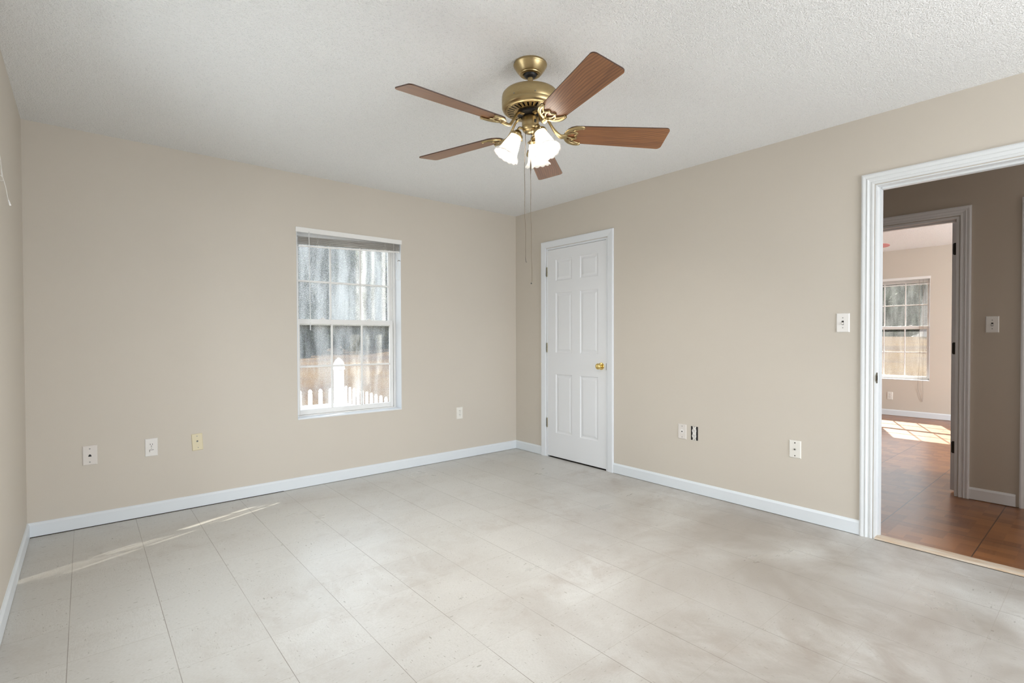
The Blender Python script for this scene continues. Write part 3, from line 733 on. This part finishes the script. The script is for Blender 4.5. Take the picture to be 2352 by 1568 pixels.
# ------------------------------------------------------------------ ceiling fan
FX, FY = -1.895, -2.357
fan = tag(empty('ceiling_fan', (FX, FY, 0)), 'antique brass ceiling fan with five oak blades and three lit bell lamps', 'ceiling fan')
bm = bmesh.new(); lathe(bm, [(.074, H), (.0775, H-.001), (.079, H-.007), (.078, H-.011), (.076, H-.013), (.074, H-.017), (.062, H-.035), (.0535, H-.045), (.051, H-.0475), (.048, H-.048)], 64); can = fin('canopy', bm, BRASS, fan, True)
bm = bmesh.new(); lathe(bm, [(.050, H-.0475), (.0485, H-.051), (.044, H-.053), (.037, H-.053), (.032, H-.049), (.028, H-.043)], 48); fin('canopy_ring', bm, BRASS, can, True)
bm = bmesh.new(); lathe(bm, [(.031, H-.046), (.029, H-.056), (.022, H-.063), (.010, H-.066)], 32); fin('hanger_ball', bm, BLACK, can, True)
for a in (40, 160, 280):
    bm = bmesh.new(); bmesh.ops.create_uvsphere(bm, u_segments=10, v_segments=6, radius=.0028, matrix=Matrix.Translation((.079*math.cos(R(a)), .079*math.sin(R(a)), H-.007))); fin('screw', bm, STEEL, can, True)
bm = bmesh.new(); lathe(bm, [(.0128, H-.06), (.0128, 2.32)], 24); fin('downrod', bm, BRASS, fan, True)
bm = bmesh.new(); lathe(bm, [(.0135, 2.330), (.030, 2.3295), (.085, 2.3285), (.112, 2.326), (.124, 2.322), (.131, 2.314), (.134, 2.302), (.134, 2.268), (.1325, 2.2655), (.1325, 2.2635), (.1338, 2.262), (.133, 2.252), (.129, 2.2435), (.122, 2.2385), (.116, 2.2365)], 96); mot = fin('motor_housing', bm, BRASS, fan, True)
# perforated bottom pan: radial slots cut right through, dark inside
bm = bmesh.new(); NS = 30; r0, r1, r2_, r3 = .116, .108, .078, .060; zf = lambda r: 2.2365-(.116-r)*.10
def P(a, r): return bm.verts.new((r*math.cos(a), r*math.sin(a), zf(r)))
for k in range(NS):
    a0 = 2*PI*k/NS; a1 = 2*PI*(k+1)/NS; m0 = a0+(a1-a0)*.30; m1 = a0+(a1-a0)*.70
    for p, q, s, t in ((a0, a1, r0, r1), (a0, a1, r2_, r3)):
        aa = [p+(q-p)*j/3 for j in range(4)]
        for j in range(3): bm.faces.new((P(aa[j], s), P(aa[j+1], s), P(aa[j+1], t), P(aa[j], t)))
    bm.faces.new((P(a0, r1), P(m0, r1), P(m0, r2_), P(a0, r2_))); bm.faces.new((P(m1, r1), P(a1, r1), P(a1, r2_), P(m1, r2_)))
bmesh.ops.remove_doubles(bm, verts=bm.verts, dist=1e-5)
fin('vent_pan', bm, BRASS, mot, True)
bm = bmesh.new(); lathe(bm, [(.118, 2.248), (.05, 2.243)], 48); fin('inner_shadow_ring', bm, BLACK, mot)  # black ring standing in for the shade behind the vent slots
bpy.data.objects['inner_shadow_ring'].name = 'slot_shade_ring'
for a in (15, 105, 195, 238, 285):
    bm = bmesh.new(); bmesh.ops.create_uvsphere(bm, u_segments=10, v_segments=6, radius=.003, matrix=Matrix.Translation((.134*math.cos(R(a)), .134*math.sin(R(a)), 2.274))); fin('screw', bm, STEEL, mot, True)
bm = bmesh.new(); lathe(bm, [(.060, 2.234), (.062, 2.230), (.062, 2.222), (.054, 2.219), (.040, 2.2185), (.034, 2.214), (.034, 2.208)], 48); fin('flywheel', bm, BLACK, fan, True)
bm = bmesh.new(); lathe(bm, [(.030, 2.2135), (.0385, 2.2125), (.040, 2.209), (.040, 2.1655), (.0385, 2.1645), (.0385, 2.163), (.040, 2.162), (.0395, 2.156), (.036, 2.148), (.028, 2.141), (.016, 2.1375), (0, 2.137)], 64); bmesh.ops.remove_doubles(bm, verts=bm.verts, dist=1e-6); swh = fin('switch_housing', bm, BRASS, fan, True)
a = R(262); bm = bmesh.new(); box(bm, .0385, .043, -.0045, .0045, 2.176, 2.190, mat=Matrix.Rotation(a, 4, 'Z')); box(bm, .0385, .0455, -.003, .002, 2.181, 2.187, mat=Matrix.Rotation(a, 4, 'Z')); fin('reverse_switch', bm, BLACK, swh)

def blade_outline():
    pts = []; x0, x1 = .165, .662; wi, wo = .058, .0735; rc = .020
    def arc(cx, cy, r, a0, a1, n=6): return [(cx+r*math.cos(R(a0+(a1-a0)*k/n)), cy+r*math.sin(R(a0+(a1-a0)*k/n))) for k in range(n+1)]
    pts += [(x0, .0), (x0+.002, -.018), (x0+.010, -.036), (x0+.024, -.050), (x0+.045, -wi)]
    pts += arc(x1-rc, -wo+rc, rc, -90, 0)+arc(x1-rc, wo-rc, rc, 0, 90)
    pts += [(x0+.045, wi), (x0+.024, .050), (x0+.010, .036), (x0+.002, .018)]
    return pts
ZB = 2.1416
def build_blade(ang, pitch, dz):
    """blade with its scrolled iron; local x outward"""
    rot = Matrix.Translation((0, 0, ZB+dz)) @ Matrix.Rotation(ang, 4, 'Z') @ Matrix.Rotation(pitch, 4, 'X')
    bm = bmesh.new(); prism(bm, blade_outline(), .0, .0055, None, 0, 1)
    b = fin('blade', bm, [OAK, OAKEDGE], fan, bevel=.0008); b.matrix_local = rot
    # iron: arm from the flywheel, half-round rim, scalloped inner bar, lobes and screws, below the blade
    bm = bmesh.new(); z = -.0045
    inv = rot.inverted() @ Matrix.Rotation(ang, 4, 'Z')
    def A(r, t, zz): return inv @ Vector((r, t, zz))
    arm = spline([A(.046, 0, 2.2175), A(.066, 0, 2.2155), A(.084, .002, 2.203), A(.104, .002, 2.172), A(.124, .001, 2.146), A(.146, 0, ZB+dz-.010), Vector((.172, 0, z-.002))], 6)
    n = len(arm); tube(bm, arm, [.0125-.0045*math.sin(PI*min(1, i/n*1.3)) for i in range(n)], 12, .62, nrm=None)
    for s in (1, -1):
        rim = spline([(.166, 0, z), (.170, s*.020, z), (.184, s*.040, z), (.206, s*.053, z), (.232, s*.057, z), (.250, s*.053, z+.001)], 6)
        m = len(rim); tube(bm, rim, [.0085 if i < m-4 else .0085-.0013*(i-m+4) for i in range(m)], 10, .62, nrm=Vector((0, 0, 1)))
        bar = spline([(.236, s*.050, z+.001), (.214, s*.040, z), (.205, s*.030, z), (.212, s*.022, z), (.222, s*.017, z), (.219, s*.008, z), (.2135, 0, z)], 6)
        tube(bm, bar, .0042, 8, .8, nrm=Vector((0, 0, 1)))
        lobe = spline([(.172, s*.004, z), (.188, s*.015, z), (.202, s*.018, z), (.214, s*.0165, z)], 6)
        tube(bm, lobe, .0036, 8, .8, nrm=Vector((0, 0, 1)))
        strut = spline([(.178, s*.030, z), (.190, s*.030, z), (.206, s*.031, z)], 5); tube(bm, strut, .0032, 8, .8, nrm=Vector((0, 0, 1)))
    iron = fin('blade_iron', bm, BRASS, b, True)
    for (sx_, sy_) in ((.243, .055), (.243, -.055), (.172, 0)):
        bm = bmesh.new(); lathe(bm, [(0, -.0118), (.003, -.0112), (.0042, -.0095), (.0042, -.003)], 12, Matrix.Translation((sx_, sy_, 0))); fin('screw', bm, BRASS, iron, True)
    return b
for ang, dz, pit in ((179.0, .012, -14.5), (105.9, .004, -10.8), (37.7, -.008, -11.5), (326.7, -.003, -17.5), (253.2, .006, -15.5)):
    build_blade(R(ang), R(pit), dz)

# three lamps
TILT = R(27)
for az in (150, 270, 30):
    Rz = Matrix.Rotation(R(az), 4, 'Z')
    neck = Vector((.064, 0, 2.128))
    bm = bmesh.new(); P = [(.026, 0, 2.150), (.038, 0, 2.158), (.052, 0, 2.160), (.0605, 0, 2.150), (.062, 0, 2.138)]
    tube(bm, [Rz @ p for p in spline(P, 6)], .0055, 10); arm = fin('lamp_arm', bm, BRASS, fan, True)
    # local shade frame: z' pointing down and out
    T = Rz @ Matrix.Translation(neck) @ Matrix.Rotation(-TILT, 4, 'Y') @ Matrix.Rotation(PI, 4, 'X')
    bm = bmesh.new(); lathe(bm, [(0, -.018), (.012, -.018), (.017, -.014), (.019, -.006), (.024, -.002), (.0305, .000), (.0315, .003), (.0315, .013), (.0300, .014), (.0295, .004), (.012, .001)], 40, T); ft = fin('shade_fitter', bm, BRASS, fan, True)
    for q in (0, 120, 240):
        bm = bmesh.new(); lathe(bm, [(0, .0395), (.003, .039), (.003, .030)], 10, T @ Matrix.Translation((0, 0, .0085)) @ Matrix.Rotation(R(q+40), 4, 'Z') @ Matrix.Rotation(PI/2, 4, 'Y')); fin('thumb_screw', bm, BRASS, ft, True)
    prof = [(.0265, .004), (.0275, .016), (.031, .030), (.0345, .045), (.0385, .060), (.0415, .075), (.0440, .088), (.0485, .099), (.0555, .108), (.0610, .114), (.0625, .117)]
    inner = [(.0595, .1165), (.0535, .1095), (.0465, .1005), (.0420, .089), (.0395, .075), (.0365, .060), (.0325, .045), (.029, .030), (.0255, .016), (.0245, .004)]
    pr = prof+inner
    def wob(i, a, r, z):
        m = min(i, len(pr)-1-i)/10
        f = max(0, (m-.72)/.28)
        return r*(1+.035*f*abs(math.sin(a*7))+.010*math.cos(a*28)*(1-f)), z+.006*f*(abs(math.sin(a*7))-.5)
    bm = bmesh.new(); lathe(bm, pr, 112, T, wob=wob); sh = fin('lamp_shade', bm, SHADE, fan, True)
    bm = bmesh.new(); lathe(bm, [(0, .010), (.010, .011), (.011, .030), (.016, .042), (.023, .055), (.0245, .066), (.021, .079), (.012, .087), (0, .089)], 28, T); bmesh.ops.remove_doubles(bm, verts=bm.verts, dist=1e-6)
    fin('bulb', bm, BULB, fan, True)
    p = T @ Vector((0, 0, .052)); L = lamp('bulb_light', 'POINT', (FX+p.x, FY+p.y, p.z), 36, (1, .965, .92)); L.data.shadow_soft_size = .03
# pull chains
def chain(name, x, y, z0, z1, tip):
    bm = bmesh.new(); z = z0; i = 0; pts = []
    while z > z1:
        pts.append((x+.0022*math.sin(z*9)+.0012*math.sin(z*31), y+.0016*math.cos(z*7), z)); z -= .012
    pts.append((x, y, z1)); tube(bm, pts, .0011, 6)
    o = fin(name, bm, CHAIN, fan, True)
    bm = bmesh.new(); zz = z0
    while zz > z0-.35:      # bead section
        bmesh.ops.create_icosphere(bm, subdivisions=1, radius=.0017, matrix=Matrix.Translation((x+.0022*math.sin(zz*9)+.0012*math.sin(zz*31), y+.0016*math.cos(zz*7), zz))); zz -= .0046
    fin('beads', bm, CHAIN, o, True)
    bm = bmesh.new()
    if tip == 'frayed': tube(bm, [(x, y, z1+.001), (x+.0015, y-.001, z1-.012), (x+.004, y-.003, z1-.022)], .0011, 6)
    else: bmesh.ops.create_uvsphere(bm, u_segments=10, v_segments=8, radius=.0034, matrix=Matrix.Translation((x, y, z1-.002)))
    fin('chain_end', bm, BLACK, o, True)
rx, ry = math.cos(YAW), -math.sin(YAW)
chain('pull_chain', -.025*rx, -.025*ry, 2.150, 1.553, 'frayed')
chain('pull_chain', .002*rx-.030*math.sin(YAW), .002*ry-.030*math.cos(YAW), 2.146, 1.432, 'ball')
bm = bmesh.new(); x_, y_ = .0*rx-.034*math.sin(YAW), .0*ry-.034*math.cos(YAW)
lathe(bm, [(0, 2.012), (.0016, 2.010), (.002, 1.995), (.0036, 1.985), (.0038, 1.965), (.002, 1.948), (.0012, 1.935), (0, 1.934)], 12, Matrix.Translation((x_, y_, 0))); fin('chain_coupling', bm, CHAIN, fan, True)

# ------------------------------------------------------------------ far room: ceiling vent and pink-bladed fan
vt = tag(empty('ceiling_vent', (3.72, -2.60, H)), 'small white louvred vent in the far room ceiling near its window', 'air vent')
bm = boxes((-.075, .075, -.17, -.155, -.006, -.0005), (-.075, .075, .155, .17, -.006, -.0005), (-.075, -.06, -.155, .155, -.006, -.0005), (.06, .075, -.155, .155, -.006, -.0005)); fin('vent_frame', bm, VENTM, vt)
for k in range(6):
    bm = bmesh.new(); box(bm, -.0085, .0085, -.155, .155, -.0006, .0006, mat=Matrix.Translation((-.048+.0192*k, 0, -.006)) @ Matrix.Rotation(R(35), 4, 'Y')); fin('louvre', bm, VENTM, vt)
bm = boxes((-.06, .06, -.155, .155, -.0012, -.0004)); fin('duct_opening', bm, BRONZE, vt)

ff = tag(empty('ceiling_fan', (3.25, -1.83, 0)), 'far room ceiling fan with a rounded pink blade tip peeking past the door jamb', 'ceiling fan')
bm = bmesh.new(); lathe(bm, [(.07, H), (.07, H-.02), (.05, H-.06), (.012, H-.062), (.012, 2.31), (.05, 2.308), (.11, 2.295), (.125, 2.27), (.125, 2.225), (.09, 2.205), (.045, 2.20), (.045, 2.15), (.03, 2.135), (0, 2.133)], 40); fin('motor_housing', bm, WHITEFAN, ff, True)
for k in range(4):
    an = math.atan2(-.65, .14)+k*PI/2; rot = Matrix.Translation((0, 0, 2.200)) @ Matrix.Rotation(an, 4, 'Z') @ Matrix.Rotation(R(-10), 4, 'X')
    pts = [(.17, -.045), (.25, -.06)]+[(.595+.068*math.cos(R(t)), .066*math.sin(R(t))) for t in range(-90, 91, 15)]+[(.25, .06), (.17, .045)]
    bm = bmesh.new(); prism(bm, pts, 0, .006); b = fin('blade', bm, PINK, ff, bevel=.001); b.matrix_local = rot
    bm = bmesh.new(); box(bm, .09, .22, -.015, .015, -.004, -.0005); fin('blade_iron', bm, WHITEFAN, b)

# ------------------------------------------------------------------ outdoors
def th(x, y):
    a = math.atan2(y+4, x+3.5); r = math.hypot(x+3.5, y+4)
    rise = max(0, min(1, (r-14)/42)); rise = rise*rise*(3-2*rise)
    k = max(0, min(1, (R(66)-a)/R(14))) if a > R(5) else 1
    return -.55+rise*(.15+1.55*k)+.05*math.sin(x*.31)*math.cos(y*.27)*min(1, r/30)
bm = bmesh.new(); NX = 70; g = {}
for i in range(NX+1):
    for j in range(NX+1):
        x = -90+220*i/NX; y = -90+220*j/NX
        g[i, j] = bm.verts.new((x, y, th(x, y) if not (-12 < x < 14 and -16 < y < 5) else -.6))
for i in range(NX):
    for j in range(NX): bm.faces.new((g[i, j], g[i+1, j], g[i+1, j+1], g[i, j+1]))
struct(fin('ground', bm, LAWN, smooth=True))
# deck railing outside the back window
pf = tag(empty('picket_railing', (-.765, 2.98, -.5)), 'white picket railing of the deck outside the back window, with a tall corner post', 'fence')
def fpart(name, bm, mat=FENCEW, bevel=.003, smooth=False):
    o = fin(name, bm, mat, pf, smooth, bevel); o.matrix_parent_inverse = Matrix.Translation((.765, -2.98, .5)); return o
bm = boxes((-.82, -.71, 2.925, 3.035, -.5, .735))
fpart('post', bm)
bm = bmesh.new(); T = Matrix.Translation((-.765, 2.98, 0)) @ Matrix.Rotation(PI/4, 4, 'Z')
lathe(bm, [(.077, .732), (.083, .737), (.082, .752), (.075, .757), (.076, .770), (.075, .795), (.068, .825), (.054, .853), (.034, .878), (.012, .896), (0, .9)], 32, T); bmesh.ops.remove_doubles(bm, verts=bm.verts, dist=1e-6); fpart('post_cap', bm, bevel=0, smooth=True)
fpart('rail', boxes((-4.4, -.82, 2.96, 3.0, .14, .262))); fpart('rail', boxes((-4.4, -.82, 2.96, 3.0, -.42, -.33)))
fpart('rail', boxes((-.72, -.68, .9, 2.925, .14, .262))); fpart('rail', boxes((-.72, -.68, .9, 2.925, -.42, -.33)))
PB = None
def picket(x, y, ztop, ax):
    bm = bmesh.new(); w = .026; t = .010
    prof = [(-w, -.46), (w, -.46), (w, ztop-.062), (w*.72, ztop-.055), (w*1.02, ztop-.042), (w*.95, ztop-.026), (w*.6, ztop-.010), (0, ztop), (-w*.6, ztop-.010), (-w*.95, ztop-.026), (-w*1.02, ztop-.042), (-w*.72, ztop-.055), (-w, ztop-.062)]
    if ax == 'x': M = Matrix(((1, 0, 0, x), (0, 0, 1, y), (0, 1, 0, 0), (0, 0, 0, 1)))
    else: M = Matrix(((0, 0, 1, x), (1, 0, 0, y), (0, 1, 0, 0), (0, 0, 0, 1)))
    prism(bm, prof, -t, t, M); fpart('picket', bm, bevel=0)
for k in range(20): picket(-.897-.1385*k, 2.945, .482, 'x')
for k in range(11): picket(-.735, 2.80-.137*k, .512-.005*k, 'y')
struct(fin('deck', boxes((-4.5, -.5, .17, 3.1, -.60, -.45)), plain('deck_boards', (.30, .26, .22), .8)))
# added unseen boards: shade the glass, slits let slivers of sun onto the floor
ps = tag(empty('sun_blocker', (-.6, .2, -.45)), 'added white boards out of view, slit to shape the sun', 'screen')
for a, b, z0, z1 in ((.175, .473, 1.66, 3.6), (.506, .529, 1.66, 3.6), (.547, .561, 1.66, 3.6), (.606, 1.5, 1.66, 3.6), (.175, .84, -.45, 1.66), (.84, 1.5, -.45, 1.66)):
    o = fin('sun_blocker_board', boxes((-.612, -.590, a, b, z0, z1)), FENCEW, ps); o.matrix_parent_inverse = Matrix.Translation((.6, -.2, .45))

# trees
def mesh_blob(seed, n, spread, rz, mat):
    """crown of leaf clumps: small tilted leaf sprays over the surface of rounded boughs"""
    rnd = random.Random(seed); vs = []; fs = []
    boughs = []
    for k in range(n):
        a = rnd.uniform(0, 2*PI); q = rnd.random()**.5; z = rnd.uniform(-1, 1); rr = spread*(1-.45*abs(z))
        boughs.append((Vector((math.cos(a)*q*rr, math.sin(a)*q*rr, z*rz)), rnd.uniform(.7, 1.35)*spread*.33))
    bm = bmesh.new()
    for c, r in boughs:
        ret = bmesh.ops.create_icosphere(bm, subdivisions=1, radius=r*.82, matrix=Matrix.Translation(c) @ Matrix.Diagonal((1, 1, .8, 1)))
        for v in ret['verts']: v.co += Vector((rnd.uniform(-1, 1), rnd.uniform(-1, 1), rnd.uniform(-1, 1)))*r*.15
        for k in range(150):
            d = Vector((rnd.gauss(0, 1), rnd.gauss(0, 1), rnd.gauss(0, 1))).normalized(); p = c+Vector((d.x, d.y, d.z*.8))*r*rnd.uniform(.75, 1.12)
            t = (d.cross(Vector((rnd.uniform(-1, 1), rnd.uniform(-1, 1), rnd.uniform(-1, 1))))).normalized()*rnd.uniform(.14, .30); u = (d*.5+Vector((rnd.uniform(-1, 1), rnd.uniform(-1, 1), rnd.uniform(-1, 1)))).normalized()*rnd.uniform(.14, .30)
            q = [bm.verts.new(p+w) for w in (t, u*.8, -t, -u*.8)]; bm.faces.new(q)
    me = bpy.data.meshes.new('crown'); bm.to_mesh(me); bm.free(); me.materials.append(mat); return me
def mesh_trunk(r, h):
    bm = bmesh.new(); lathe(bm, [(r*2.3, -.5), (r*1.75, .12), (r*1.3, .5), (r*1.05, 1.2), (r, 2.2), (r*.85, h*.6), (r*.5, h)], 14, wob=lambda i, a, rr, z: (rr*(1+(.22 if i < 3 else .05)*math.sin(a*3+i)), z))
    me = bpy.data.meshes.new('trunk'); bm.to_mesh(me); bm.free(); me.materials.append(BARK)
    for p in me.polygons: p.use_smooth = True
    return me
kinds = [('dark evergreen tree', LEAFA, 0), ('tree with yellowing leaves', LEAFB, 1), ('grey green tree', LEAFC, 2)]
crowns = [mesh_blob(11+i, 56, 3.6, 4.6, k[1]) for i, k in enumerate(kinds)]; trunk0 = mesh_trunk(.26, 9)
def tree(x, y, s, kind, tr=1.0, zc=6.6, label=None, group=None, rz=None):
    root = tag(empty('tree', (x, y, th(x, y)), random.uniform(0, 6.28) if rz is None else rz), label or kinds[kind][0]+' in the row at the back of the lawn outside', 'tree', group or (kinds[kind][0]+'s behind the lawn'))
    c = bpy.data.objects.new('crown', crowns[kind]); COL.objects.link(c); c.parent = root; c.location = (0, 0, zc*s); c.scale = (s, s, s*random.uniform(1.2, 1.35))
    t = bpy.data.objects.new('trunk', trunk0); COL.objects.link(t); t.parent = root; t.scale = (tr, tr, s)
    return root
tree(10.2, 40.0, .8, 2, 1.35, 7.2, 'grey trunked tree seen through the left lower pane of the back window', 'nearer lawn trees')
tree(16.6, 48.7, .9, 0, 1.5, 7.5, 'broad trunked tree standing on the lawn right behind the deck post', 'nearer lawn trees')
tree(56.0, 7.1, .62, 1, 3.2, 12.5, 'large tree with a flared trunk at the right edge of the far room window view', 'nearer lawn trees')
for row, (r0, sc, off) in enumerate(((68, 1.05, 0), (92, 1.45, 4), (125, 1.95, 1.5))):
    for i in range(12):
        a = R(1+off+i*9.2); r = r0+random.uniform(-1.5, 1.5)
        tree(-3.5+r*math.cos(a), -4+r*math.sin(a), sc*random.uniform(.96, 1.06), (i+row*2) % 3 if row else (0, 2, 0, 1)[i % 4], 1.1, 6.0)
